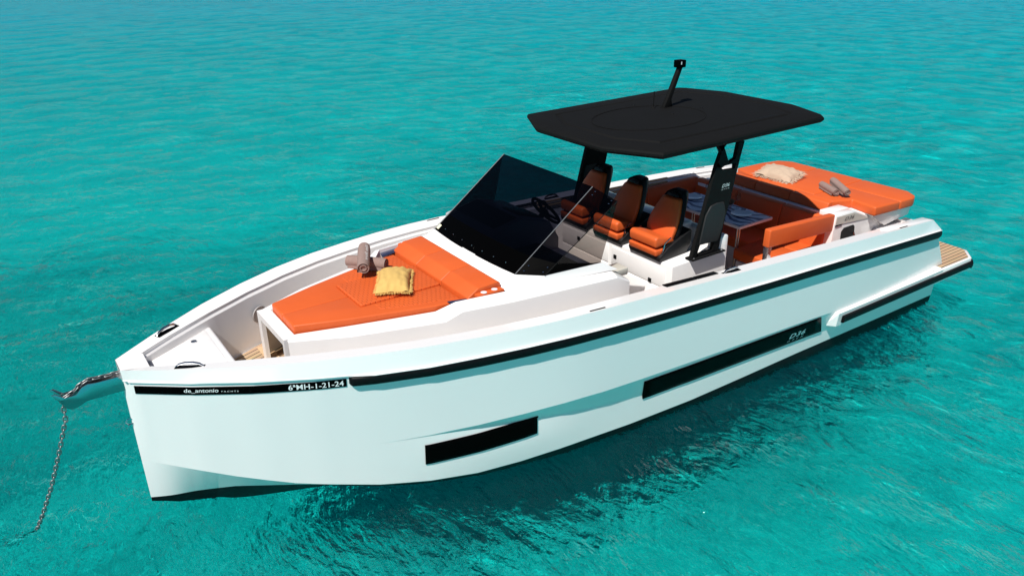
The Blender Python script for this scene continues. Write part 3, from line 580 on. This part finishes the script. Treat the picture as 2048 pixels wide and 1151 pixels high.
def leg(sgn):
    e = empty('hardtop_leg'); e.parent = yacht; y = sgn*.95
    T = lambda L: [(x, y-.022, z) for x, z in L]
    m = MB()
    m.prism(T([(5.146, 1.35), (5.205, 1.35), (5.25, 1.47), (5.286, 1.60), (5.30, 1.78), (5.33, 1.86), (5.277, 1.855)]), (0, .044, 0))   # fore edge of the lower frame
    m.prism(T([(5.277, 1.855), (5.33, 1.86), (5.52, 1.86), (5.47, 1.70), (5.455, 1.475), (5.447, 1.36), (5.53, 1.34), (5.555, 1.5), (5.583, 1.676), (5.632, 1.86), (5.681, 2.105), (5.69, 2.15), (5.66, 2.195), (5.50, 2.205), (5.458, 2.235), (5.40, 2.30), (5.386, 2.262)]), (0, .044, 0))
    m.prism(T([(5.386, 2.262), (5.437, 2.393), (5.383, 2.473), (5.45, 2.473), (5.488, 2.41), (5.56, 2.27), (5.50, 2.25), (5.458, 2.235)]), (0, .044, 0))
    m.prism(T([(5.44, 2.40), (5.51, 2.475), (5.50, 2.475), (5.383, 2.473)]), (0, .044, 0))
    m.prism(T([(5.69, 2.15), (5.72, 2.30), (5.76, 2.46), (5.68, 2.46), (5.655, 2.30), (5.66, 2.195)]), (0, .044, 0))
    m.prism(T([(5.50, 2.25), (5.56, 2.27), (5.655, 2.30), (5.662, 2.255)]), (0, .044, 0))
    m.box(5.25, 5.46, y-.022, y+.022, 1.352, 1.375)
    m.build('leg_frame', 'black', e)
    MB().prism(T([(5.228, 1.48), (5.286, 1.78), (5.35, 1.87), (5.43, 1.885), (5.536, 1.879), (5.58, 1.75), (5.55, 1.60), (5.50, 1.47)]), (0, .044, 0)).build('lower_cover', 'greypad', e, bevel=.012, seg=3)
    for o_ in e.children:
        if o_.name.startswith('lower_cover'): o_.location = (0, sgn*.014, 0)
    f = MB().box(5.13, 5.61, y-.055, y+.055, 1.336, 1.352).build('foot_plate', 'black', e, bevel=.004)
    for x in (5.17, 5.57): rings('bolt', [(0, 0), (.012, 0), (.010, .01), (0, .012)], x, y-.03*1, 1.352, 'steel', f, n=8)
    if sgn < 0:
        lettering('lettering', 'D36', lambda s_, t: (5.49+s_, y-.024, 2.03+t), 'letter', e, width=.11, height=.034, shear=.35)
        lettering('lettering', 'OPEN', lambda s_, t: (5.485+s_, y-.024, 2.005+t), 'letter', e, width=.11, height=.010, spacing=2.2)
    return e
leg(-1); leg(1)

# ------------------------------------------------------------------ cockpit seating
sofa = empty('cockpit_sofa'); sofa.parent = yacht
box('sofa_base', 5.95, 7.62, .50, 1.32, .43, .76, 'gel', sofa); box('sofa_base', 6.95, 7.62, -1.25, .497, .43, .76, 'gel', sofa); box('sofa_base', 6.62, 6.947, -1.27, -.34, .43, .76, 'gel', sofa)
for P in ([(5.9, .48), (7.0, .48), (7.42, 1.14), (5.9, 1.14)], [(6.90, -.28), (6.90, .476), (7.004, .476), (7.42, 1.135), (7.42, -.28)], [(6.62, -.284), (7.15, -.284), (7.15, -1.28), (6.62, -1.28)], [(7.154, -.284), (7.46, -.284), (7.46, -1.28), (7.154, -1.28)]):
    cushion('seat_cushion', P, .77, .90, 'vinyl', sofa, .025)
for xa, xb in ((5.85, 6.62), (6.624, 7.60)): MB().prism([(xa, 1.16, .90), (xa, 1.22, 1.25), (xa, 1.31, 1.25), (xa, 1.33, .90)], (xb-xa, 0, 0)).build('backrest', 'vinyl', sofa, bevel=.02, seg=3, ang=60)
for ya, yb_ in ((-.90, -.25), (-.246, .45), (.454, 1.16)): MB().prism([(7.42, ya, .88), (7.50, ya, 1.265), (7.60, ya, 1.265), (7.62, ya, .88)], (0, yb_-ya, 0)).build('backrest', 'vinyl', sofa, bevel=.02, seg=3, ang=60)
nb = MB().prism([(6.33, -.985, 1.19), (6.34, -.985, 1.395), (7.50, -.985, 1.335), (7.52, -.985, 1.13)], (0, .085, 0)).build('side_backrest', 'vinyl', sofa, bevel=.016, seg=3, ang=60)
MB().prism([(6.335, -.98, .98), (6.40, -.98, .98), (6.40, -.98, 1.20), (6.335, -.98, 1.20)], (0, .06, 0)).build('backrest_bracket', 'steel', sofa, bevel=.004)
bpy.data.objects['backrest_bracket']['label'] = 'brushed metal bracket under the side backrest'
box('footlocker', 6.30, 6.62, -1.26, -.9, .43, 1.0, 'gel', sofa)
# side table
table = empty('cockpit_table'); table.parent = yacht
TB = [(6.59, -.37), (7.18, -.37), (7.18, .88), (6.59, .88)]
tb = MB().prism([(x, y, 1.165) for x, y in TB], (0, 0, .035)).build('tabletop', 'gel', table, bevel=.006)
MB().prism([(x, y, 1.2012) for x, y in inset(TB, .018)], (0, 0, .003)).build('table_pattern', 'runner', tb, smooth=False)
for y in (-.27, .45):
    for d in (-.02, .02): MB().tube([(6.70+d, y, .43), (6.70+d, y, 1.165)], .012, n=12).build('table_leg', 'steel', table)
# inner hull side shelves with teak rails, both sides
for sgn in (-1, 1):
    if sgn > 0:
        for z_, yo in ((1.385, .012), (1.335, .014)):
            MB().loft([[(x, (gy(x)-wtop(x)-yo), z_-(x-5)*.045), (x, (gy(x)-wtop(x)-yo-.03), z_-(x-5)*.045), (x, (gy(x)-wtop(x)-yo-.03), z_-.02-(x-5)*.045), (x, (gy(x)-wtop(x)-yo), z_-.02-(x-5)*.045)] for x in (4.9, 5.5, 6.2, 7.15)], True, True).build('grab_rail', 'wood', yacht, bevel=.003)
        for x in (5.0, 5.75, 6.45): MB().box(x, x+.02, gy(x)-wtop(x)-.045, gy(x)-wtop(x)+.01, 1.29-(x-5)*.045, 1.39-(x-5)*.045).build('rail_bracket', 'black', yacht)
# raised stern block of the gunwale
for sgn in (-1, 1):
    MB().prism([(7.68, sgn*1.43, 1.20), (8.58, sgn*1.43, 1.12), (8.58, sgn*1.43, 1.205), (7.70, sgn*1.43, 1.262)], (0, sgn*.10, 0)).build('stern_block', 'gel', yacht, bevel=.01)

# ------------------------------------------------------------------ stern moulding, bolsters and aft sunpad
sm = MB()
sm.prism([(7.43, -1.0, .43), (7.485, -1.0, 1.205), (7.49, -1.0, 1.325), (7.86, -1.0, 1.315), (8.24, -1.0, 1.155), (8.56, -1.0, 1.0), (8.95, -1.0, .95), (9.0, -1.0, .52), (8.3, -1.0, .43)], (0, .12, 0))
sm.prism([(7.63, -.875, .43), (7.63, -.875, 1.215), (8.1, -.875, 1.20), (8.5, -.875, 1.0), (9.0, -.875, .95), (9.0, -.875, .52), (8.3, -.875, .43)], (0, 1.74, 0))
sm.prism([(7.43, .88, .43), (7.485, .88, 1.22), (7.66, .88, 1.25), (7.98, .88, 1.20), (8.38, .88, 1.03), (9.0, .88, .95), (9.0, .88, .52), (8.3, .88, .43)], (0, .25, 0))
stern = sm.build('stern_moulding', 'gel', yacht, bevel=.012)
MB().prism([(7.56, -.878, 1.20), (7.56, -.878, 1.318), (7.92, -.878, 1.308), (8.0, -.878, 1.20)], (0, .15, 0)).build('corner_block', 'gel', stern, bevel=.01)
box('aft_ledge', 8.30, 9.0, -1.16, -1.003, .5, 1.0, 'gel', stern, bevel=.02)
MB().prism([(7.497, -1.0025, 1.212), (7.502, -1.0025, 1.306), (7.85, -1.0025, 1.298), (8.19, -1.0025, 1.158)], (0, -.004, 0)).build('badge_panel', 'cream', stern, smooth=False)
lettering('lettering', 'D36', lambda s_, t: (7.66+s_, -1.010, 1.232-.02*s_+t), 'dletter', stern, width=.19, height=.042, shear=.35)
MB().box(7.495, 7.62, -1.010, -1.002, 1.192, 1.201).build('panel_slot', 'gloss', stern, smooth=False)
MB().prism([(7.65, -1.0025, .85), (7.635, -1.0025, 1.10), (7.68, -1.0025, 1.14), (7.86, -1.0025, 1.14), (7.89, -1.0025, 1.115), (7.93, -1.0025, .85)], (0, -.006, 0)).build('shower_hatch', 'greypad', stern, smooth=False)
MB().tube([(7.87, -1.02, .97), (7.88, -1.035, 1.01), (7.87, -1.02, 1.05)], .010, n=8).build('shower_tap', 'steel', stern)
ap = empty('aft_sunpad'); ap.parent = yacht
box('pad_base', 8.02, 8.92, -.98, .98, 1.05, 1.215, 'gel', ap, bevel=.03)
for ya, yb_ in ((-.66, -.10), (-.096, .44), (.444, 1.0)): MB().prism([(7.80, ya, 1.215), (7.84, ya, 1.32), (7.96, ya, 1.335), (7.96, ya, 1.215)], (0, yb_-ya, 0)).build('bolster', 'vinyl', ap, bevel=.016, seg=3, ang=60)
for P in ([(7.90, -.66), (8.16, -.76), (8.10, -1.04), (8.10, -1.11), (8.55, -1.15), (8.55, -.36), (7.90, -.36)], [(8.554, -1.15), (8.80, -1.17), (8.90, -1.13), (9.0, -.98), (9.0, -.36), (8.554, -.36)],
          [(7.964, -.356), (9.0, -.356), (9.0, .34), (7.964, .34)], [(7.964, .344), (9.0, .344), (9.0, .76), (8.88, .92), (8.6, .98), (8.12, 1.0), (8.0, .62)]):
    cushion('cushion', P, 1.22, 1.335, 'vinyl', ap, .022)
MB().loft([[(8.12, y, 1.22), (9.0, y, 1.22), (8.95, y, 1.06), (8.45, y, 1.02)] for y in (-1.06, .95)], True, True).build('pad_skirt', 'gel', ap, bevel=.01)

# ------------------------------------------------------------------ loose things
def towel_roll(name, a, b, r, label, group, parent=None, letter=None):
    a, b = Vector(a), Vector(b); e = empty(name, tuple((a+b)/2), label=label, cat='towel', group=group)
    c = (a+b)/2; d = (b-a); t = d.normalized(); up = Vector((0, 0, 1)); s = t.cross(up).normalized(); up = s.cross(t)
    m = MB(); N = 30; rnd = random.Random(int(r*1000)+len(label))
    secs = []
    for i in range(9):
        q = i/8; rr_ = r*(1-.10*(abs(2*q-1)**6))*(1+rnd.uniform(-.02, .02))
        secs.append([(-d/2+d*q)+(s*math.cos(2*math.pi*j/N)*rr_*1.04+up*math.sin(2*math.pi*j/N)*rr_*.97) for j in range(N)])
    # spiral ends: rings stepping in
    for q, o_ in ((.86, 0), (.80, -.012), (.62, -.012), (.56, 0), (.42, 0), (.36, -.010), (.15, -.010)):
        secs.append([d/2+t*o_+(s*math.cos(2*math.pi*j/N)+up*math.sin(2*math.pi*j/N))*r*q for j in range(N)])
    pre = []
    for q, o_ in ((.15, -.010), (.36, -.010), (.42, 0), (.56, 0), (.62, -.012), (.80, -.012), (.86, 0)):
        pre.append([-d/2-t*o_+(s*math.cos(2*math.pi*j/N)+up*math.sin(2*math.pi*j/N))*r*q for j in range(N)])
    roll = m.loft(pre+secs, True, True).build('towel_roll', 'towel', e, ang=60)
    # loose flap edge
    fl = MB().loft([[t*k+(s*math.cos(-.35)*1.05+up*math.sin(-.35))*r*1.02, t*k+(s*1.10+up*-.9)*r*1.0, t*k+(s*.7+up*-.98)*r] for k in np.linspace(-d.length*.44, d.length*.44, 5)])
    fl.build('towel_edge', 'towel', e)
    if letter:
        def fn(u, v):
            th = math.pi/2+.75-(v)/r*1.0
            return tuple(t*(u-d.length*.38)+(s*math.cos(th)*1.04+up*math.sin(th)*.97)*(r+.002))
        lettering('lettering', letter, fn, 'tletter', e, width=d.length*.7, height=r*.5, shear=.2)
    return e
TG = 'rolled towels on the front sunpad'; TG2 = 'rolled towels on the aft sunpad'
towel_roll('rolled_towel', (2.16, .63, 1.537), (2.42, .33, 1.537), .057, 'lower taupe rolled towel on the front sunpad, crossed by another roll', TG)
towel_roll('rolled_towel', (2.33, .60, 1.645), (2.14, .22, 1.600), .057, 'upper taupe rolled towel with white lettering, lying across another on the front sunpad', TG, letter='Vista Store')
towel_roll('rolled_towel', (8.25, -.25, 1.385), (8.08, -.58, 1.385), .043, 'taupe rolled towel on the aft sunpad, lying flat under another roll', TG2)
towel_roll('rolled_towel', (8.30, -.36, 1.458), (8.13, -.70, 1.405), .043, 'taupe rolled towel on the aft sunpad, resting on top of the other roll', TG2)
def pillow(name, c, lx, ly, h, rot, m, label, tilt=(0, 0), fr=.03, crease=.0, seed=1):
    e = empty(name, c, label=label, cat='pillow'); e.rotation_euler = (tilt[0], tilt[1], rot)
    n = 22; rnd = random.Random(seed); vt = []; vb = []
    from mathutils import noise as NZ
    for j in range(n+1):
        for i in range(n+1):
            u = 2*i/n-1; v = 2*j/n-1
            f = (max(0, (1-abs(u)**2.6))*max(0, (1-abs(v)**2.6)))**.5
            k = 1-.06*(1-abs(u)**2)*(abs(v)**3); k2 = 1-.06*(1-abs(v)**2)*(abs(u)**3)
            x = u*lx/2*k2; y = v*ly/2*k; wv = .010*NZ.noise((u*3.5+seed, v*3.5, 0))*(1+2*(max(abs(u), abs(v))**3))
            vt.append((x, y, h*f*.62+wv+crease*math.sin(u*2)*.01)); vb.append((x, y, -h*f*.38+.0))
    g = lambda o: [(o+j*(n+1)+i, o+j*(n+1)+i+1, o+(j+1)*(n+1)+i+1, o+(j+1)*(n+1)+i) for j in range(n) for i in range(n)]
    o = obj('pillow_cover', vt+vb, g(0)+g((n+1)**2), m, e, ang=70)
    # fringe: many little threads round the rim
    fm = MB()
    rim = [(-1+2*t/60, s, 0, s) for t in range(61) for s in (-1, 1)]
    for s_, L_ in ((0, lx), (1, ly)):
        cnt = int(L_/.006)
        for t in range(cnt):
            for sg in (-1, 1):
                q = -1+2*(t+rnd.random())/cnt; k = 1-.06*(1-q*q)
                p = (q*lx/2, sg*ly/2*k) if s_ == 0 else (sg*lx/2*k, q*ly/2)
                dr = Vector((rnd.uniform(-.35, .35), sg)) if s_ == 0 else Vector((sg, rnd.uniform(-.35, .35))); L2 = fr*rnd.uniform(.6, 1.15)
                a_ = Vector((p[0], p[1], 0)); b_ = a_+Vector((dr.x*L2, dr.y*L2, -.010*rnd.random()-.003)); w_ = Vector((-dr.y, dr.x, 0)).normalized()*.0024
                fm.add([a_-w_, a_+w_, b_+w_, b_-w_, (a_+b_)/2+Vector((0, 0, .004))], [(0, 1, 4), (1, 2, 4), (2, 3, 4), (3, 0, 4)])
    fm.build('fringe', m, e, smooth=False)
    return e
pillow('pillow', (2.31, -.05, 1.528), .30, .50, .13, rad(-30), 'yellow', 'mustard yellow pillow with fringed edges on the front sunpad', fr=.026, seed=3)
pillow('pillow', (8.22, .38, 1.385), .36, .50, .12, rad(8), 'linen', 'cream linen pillow with long tassel fringe on the aft sunpad', tilt=(.04, -.16), fr=.06, seed=8)
# crockery on the table
PG = 'white plates on the cockpit table'
for (x, y), lb in zip(((6.95, .72), (6.93, -.10)), ('white round plate at the far end of the cockpit table', 'white round plate at the near end of the cockpit table')):
    o = rings('plate', [(0, .004), (.07, .004), (.085, .010), (.12, .018), (.125, .020), (.12, .014), (.085, .004), (.06, 0), (0, 0)], 0, 0, 0, 'plate', None, n=40)
    o.location = (x, y, 1.206); tag(o, lb, 'plate', PG)
def glassware(x, y, lb):
    o = rings('wine_glass', [(0, 0), (.033, 0), (.034, .002), (.006, .006), (.004, .03), (.004, .085), (.02, .10), (.036, .125), (.038, .15), (.030, .195), (.029, .195), (.036, .15), (.033, .125), (.017, .104), (0, .10)], 0, 0, 0, 'clear', None, n=24)
    o.location = (x, y, 1.206); tag(o, lb, 'glass', 'wine glasses on the cockpit table')
glassware(7.10, .60, 'clear stemmed wine glass on the cockpit table, behind the far plate'); glassware(7.08, .10, 'clear stemmed wine glass on the cockpit table, behind the near plate')
bo = empty('dried_plant_bowl', (7.0, .20, 1.206), label='low bowl of dried grey brown plants in the middle of the cockpit table', cat='bowl')
rings('bowl', [(0, 0), (.05, 0), (.085, .04), (.09, .06), (.085, .06), (.07, .035), (0, .02)], 0, 0, 0, 'grey', bo, n=24)
rnd = random.Random(4); lf = MB()
for k in range(260):
    a_ = rnd.uniform(0, 6.28); r_ = rnd.uniform(0, .07); p = Vector((r_*math.cos(a_), r_*math.sin(a_), .04)); d_ = Vector((math.cos(a_)*rnd.uniform(.2, 1), math.sin(a_)*rnd.uniform(.2, 1), rnd.uniform(.5, 1.4))).normalized()*rnd.uniform(.04, .11)
    s_ = d_.cross(Vector((rnd.random(), rnd.random(), rnd.random()))).normalized()*.007; lf.add([p, p+d_*.5+s_, p+d_, p+d_*.5-s_], [(0, 1, 2, 3)])
lf.build('dried_plants', 'dry', bo, smooth=False)
# anchor chain
def chain(name, path, L, r, wd, m, **kw):
    pts = [Vector(p) for p in path]; cum = [0]
    for i in range(1, len(pts)): cum.append(cum[-1]+(pts[i]-pts[i-1]).length)
    mb_ = MB(); s_ = 0; k = 0
    def at(s):
        s = min(max(s, 0), cum[-1]-1e-6); i = max(j for j in range(len(cum)-1) if cum[j] <= s); q = (s-cum[i])/(cum[i+1]-cum[i]); return pts[i].lerp(pts[i+1], q), (pts[i+1]-pts[i]).normalized()
    while s_ < cum[-1]:
        p, t = at(s_); side_ = t.cross(Vector((.1, .95, .2))).normalized()
        if k % 2: side_ = t.cross(side_).normalized()
        loop = []
        for a_ in np.linspace(0, 2*math.pi, 15): 
            ca, sa = math.cos(a_), math.sin(a_); loop.append(p+t*(ca*wd*.5+(L/2-wd*.5)*(1 if ca > 0 else -1))+side_*sa*wd*.5)
        mb_.tube(loop, r, n=6, caps=False); s_ += L-2*r*1.15; k += 1
    return tag(mb_.build(name, m, None, ang=80), **kw)
chain('anchor_chain', [(.04, 0, 1.366), (-.10, 0, 1.362), (-.22, 0, 1.372), (-.28, 0, 1.345), (-.33, 0, 1.305), (-.385, 0, 1.285), (-.412, 0, 1.25), (-.418, .001, 1.17), (-.425, .002, 1.10), (-.52, .06, .82), (-.64, .16, .48), (-.76, .27, .18), (-.84, .36, -.01), (-1.1, .62, -.35), (-1.8, 1.2, -1.0), (-3.2, 2.5, -2.0)],
      .052, .0052, .026, 'gal', label='galvanised anchor chain running over the bow roller down into the water', cat='chain')

# ------------------------------------------------------------------ the sea: real waves over a pale seabed
rng = np.random.default_rng(11)
W = []
for lam0, lam1, cnt, slope in ((2.2, 6.0, 8, .004), (.9, 2.2, 26, .0115), (.4, .9, 40, .011), (.2, .4, 30, .006)):
    for i in range(cnt):
        lam = math.exp(rng.uniform(math.log(lam0), math.log(lam1))); k = 2*math.pi/lam
        th = rad(68)+rng.normal(0, rad(38)); W.append((k*math.cos(th), k*math.sin(th), slope/k, rng.uniform(0, 6.283), lam))
def axis(a, b, d, far, g, far2=None):
    def go():
        L = []; s_ = d; x = 0
        while x < far: s_ *= g; x += s_; L.append(x)
        while far2 and x < far2: s_ *= 1.15; x += s_; L.append(x)
        return np.array(L)
    L = np.arange(a, b, d); G = go(); return np.concatenate([(L[0]-G)[::-1], L, L[-1]+G])
def sea():
    ax = axis(-3.5, 12, .035, 60, 1.012, 420); ay = axis(-3.4, 7, .035, 60, 1.012, 420); ax = ax[(ax > -30)]; ay = ay[ay > -6]
    X, Y = np.meshgrid(ax, ay); sx = np.gradient(ax); sy = np.gradient(ay); SP = np.maximum(*np.meshgrid(sx, sy)); Z = np.zeros_like(X)
    n1 = .5+.5*np.sin(X*.31+1.3*np.sin(Y*.23)+.7)*np.sin(Y*.37+np.sin(X*.21)*1.1)
    for kx, ky, a, ph, lam in W:
        fade = np.clip((lam/SP-2.5)/3.0, 0, 1); p = kx*X+ky*Y+ph+.5*np.sin(.8*X+.3*ph)+.4*np.sin(.6*Y-.7*ph)
        if fade.max() > 0: Z += a*fade*(np.sin(p)+.18*np.cos(2*p))*(.65+.7*n1 if lam < 1 else 1)
    me = bpy.data.meshes.new('sea'); nx, ny = len(ax), len(ay); V = np.stack([X, Y, Z], -1).reshape(-1, 3)
    me.vertices.add(len(V)); me.vertices.foreach_set('co', V.astype(np.float32).ravel())
    i = np.arange(nx-1)[None, :]+np.arange(ny-1)[:, None]*nx; q = np.stack([i, i+1, i+nx+1, i+nx], -1).reshape(-1, 4)
    me.loops.add(q.size); me.loops.foreach_set('vertex_index', q.ravel().astype(np.int32)); me.polygons.add(len(q)); me.polygons.foreach_set('loop_start', np.arange(0, q.size, 4, dtype=np.int32))
    me.polygons.foreach_set('use_smooth', np.ones(len(q), bool)); me.update(calc_edges=True); me.validate()
    o = bpy.data.objects.new('water', me); COL.objects.link(o); o['kind'] = 'structure'; return o
water = sea()
wm = bpy.data.materials.new('sea_water'); wm.use_nodes = True; n = wm.node_tree; n.nodes.clear()
out = n.nodes.new('ShaderNodeOutputMaterial'); rf = n.nodes.new('ShaderNodeBsdfRefraction'); rf.inputs['IOR'].default_value = 1.33; rf.inputs['Roughness'].default_value = 0; rf.inputs['Color'].default_value = (.80, 1, .98, 1)
gl = n.nodes.new('ShaderNodeBsdfGlossy'); gl.inputs['Roughness'].default_value = .035
fr = n.nodes.new('ShaderNodeFresnel'); fr.inputs['IOR'].default_value = 1.33; mu = n.nodes.new('ShaderNodeMath'); mu.operation = 'MULTIPLY'; mu.inputs[1].default_value = .55
mx = n.nodes.new('ShaderNodeMixShader')
tc = n.nodes.new('ShaderNodeTexCoord'); last = None
for sc_, st_, ds_, det in ((1.5, .85, .20, 3), (4.0, 1.0, .10, 4), (11, 1.0, .030, 4)):
    mp = n.nodes.new('ShaderNodeMapping'); mp.inputs['Rotation'].default_value = (0, 0, rad(-68)); mp.inputs['Scale'].default_value = (1.7, .75, 1)
    t = n.nodes.new('ShaderNodeTexNoise'); t.inputs['Scale'].default_value = sc_; t.inputs['Detail'].default_value = det; t.inputs['Roughness'].default_value = .6; t.inputs['Distortion'].default_value = .4
    bp = n.nodes.new('ShaderNodeBump'); bp.inputs['Strength'].default_value = st_; bp.inputs['Distance'].default_value = ds_; bp.inputs['Filter Width'].default_value = .1
    n.links.new(tc.outputs['Object'], mp.inputs['Vector']); n.links.new(mp.outputs[0], t.inputs['Vector']); n.links.new(t.outputs['Fac'], bp.inputs['Height'])
    if last: n.links.new(last.outputs[0], bp.inputs['Normal'])
    last = bp
for q in (rf, gl, fr): n.links.new(last.outputs[0], q.inputs['Normal'])
n.links.new(fr.outputs[0], mu.inputs[0]); n.links.new(mu.outputs[0], mx.inputs[0]); n.links.new(rf.outputs[0], mx.inputs[1]); n.links.new(gl.outputs[0], mx.inputs[2]); n.links.new(mx.outputs[0], out.inputs[0])
water.data.materials.append(wm); water.cycles.is_caustics_caster = True
# seabed
def seabed():
    ax = axis(-8, 14, .35, 700, 1.12); ay = axis(-6, 14, .35, 700, 1.12); X, Y = np.meshgrid(ax, ay)
    Z = -2.35+.10*np.sin(X*.7+Y*.3)+.08*np.sin(Y*.9-X*.4+1)+.05*np.sin(X*1.9+2*np.sin(Y*.8))
    nx = len(ax); V = np.stack([X, Y, Z], -1).reshape(-1, 3); i = np.arange(nx-1)[None, :]+np.arange(len(ay)-1)[:, None]*nx; q = np.stack([i, i+1, i+nx+1, i+nx], -1).reshape(-1, 4)
    me = bpy.data.meshes.new('seabed'); me.from_pydata(V.tolist(), [], q.tolist()); me.polygons.foreach_set('use_smooth', [True]*len(me.polygons))
    o = bpy.data.objects.new('seabed', me); COL.objects.link(o); o['kind'] = 'structure'; return o
sb = seabed()
m = bpy.data.materials.new('seabed_sand'); m.use_nodes = True; n = m.node_tree; b = n.nodes['Principled BSDF']; b.inputs['Roughness'].default_value = 1; b.inputs['Specular IOR Level'].default_value = 0
tc = n.nodes.new('ShaderNodeTexCoord'); t = n.nodes.new('ShaderNodeTexNoise'); t.inputs['Scale'].default_value = 1.7; t.inputs['Detail'].default_value = 8; t.inputs['Roughness'].default_value = .75
n.links.new(tc.outputs['Object'], t.inputs['Vector']); cr_ = n.nodes.new('ShaderNodeValToRGB')
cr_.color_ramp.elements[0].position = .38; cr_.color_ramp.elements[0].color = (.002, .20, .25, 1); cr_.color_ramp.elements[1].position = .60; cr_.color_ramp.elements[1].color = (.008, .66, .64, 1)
n.links.new(t.outputs['Fac'], cr_.inputs[0])
# bluish light of deeper water painted into the sand colour, growing with distance
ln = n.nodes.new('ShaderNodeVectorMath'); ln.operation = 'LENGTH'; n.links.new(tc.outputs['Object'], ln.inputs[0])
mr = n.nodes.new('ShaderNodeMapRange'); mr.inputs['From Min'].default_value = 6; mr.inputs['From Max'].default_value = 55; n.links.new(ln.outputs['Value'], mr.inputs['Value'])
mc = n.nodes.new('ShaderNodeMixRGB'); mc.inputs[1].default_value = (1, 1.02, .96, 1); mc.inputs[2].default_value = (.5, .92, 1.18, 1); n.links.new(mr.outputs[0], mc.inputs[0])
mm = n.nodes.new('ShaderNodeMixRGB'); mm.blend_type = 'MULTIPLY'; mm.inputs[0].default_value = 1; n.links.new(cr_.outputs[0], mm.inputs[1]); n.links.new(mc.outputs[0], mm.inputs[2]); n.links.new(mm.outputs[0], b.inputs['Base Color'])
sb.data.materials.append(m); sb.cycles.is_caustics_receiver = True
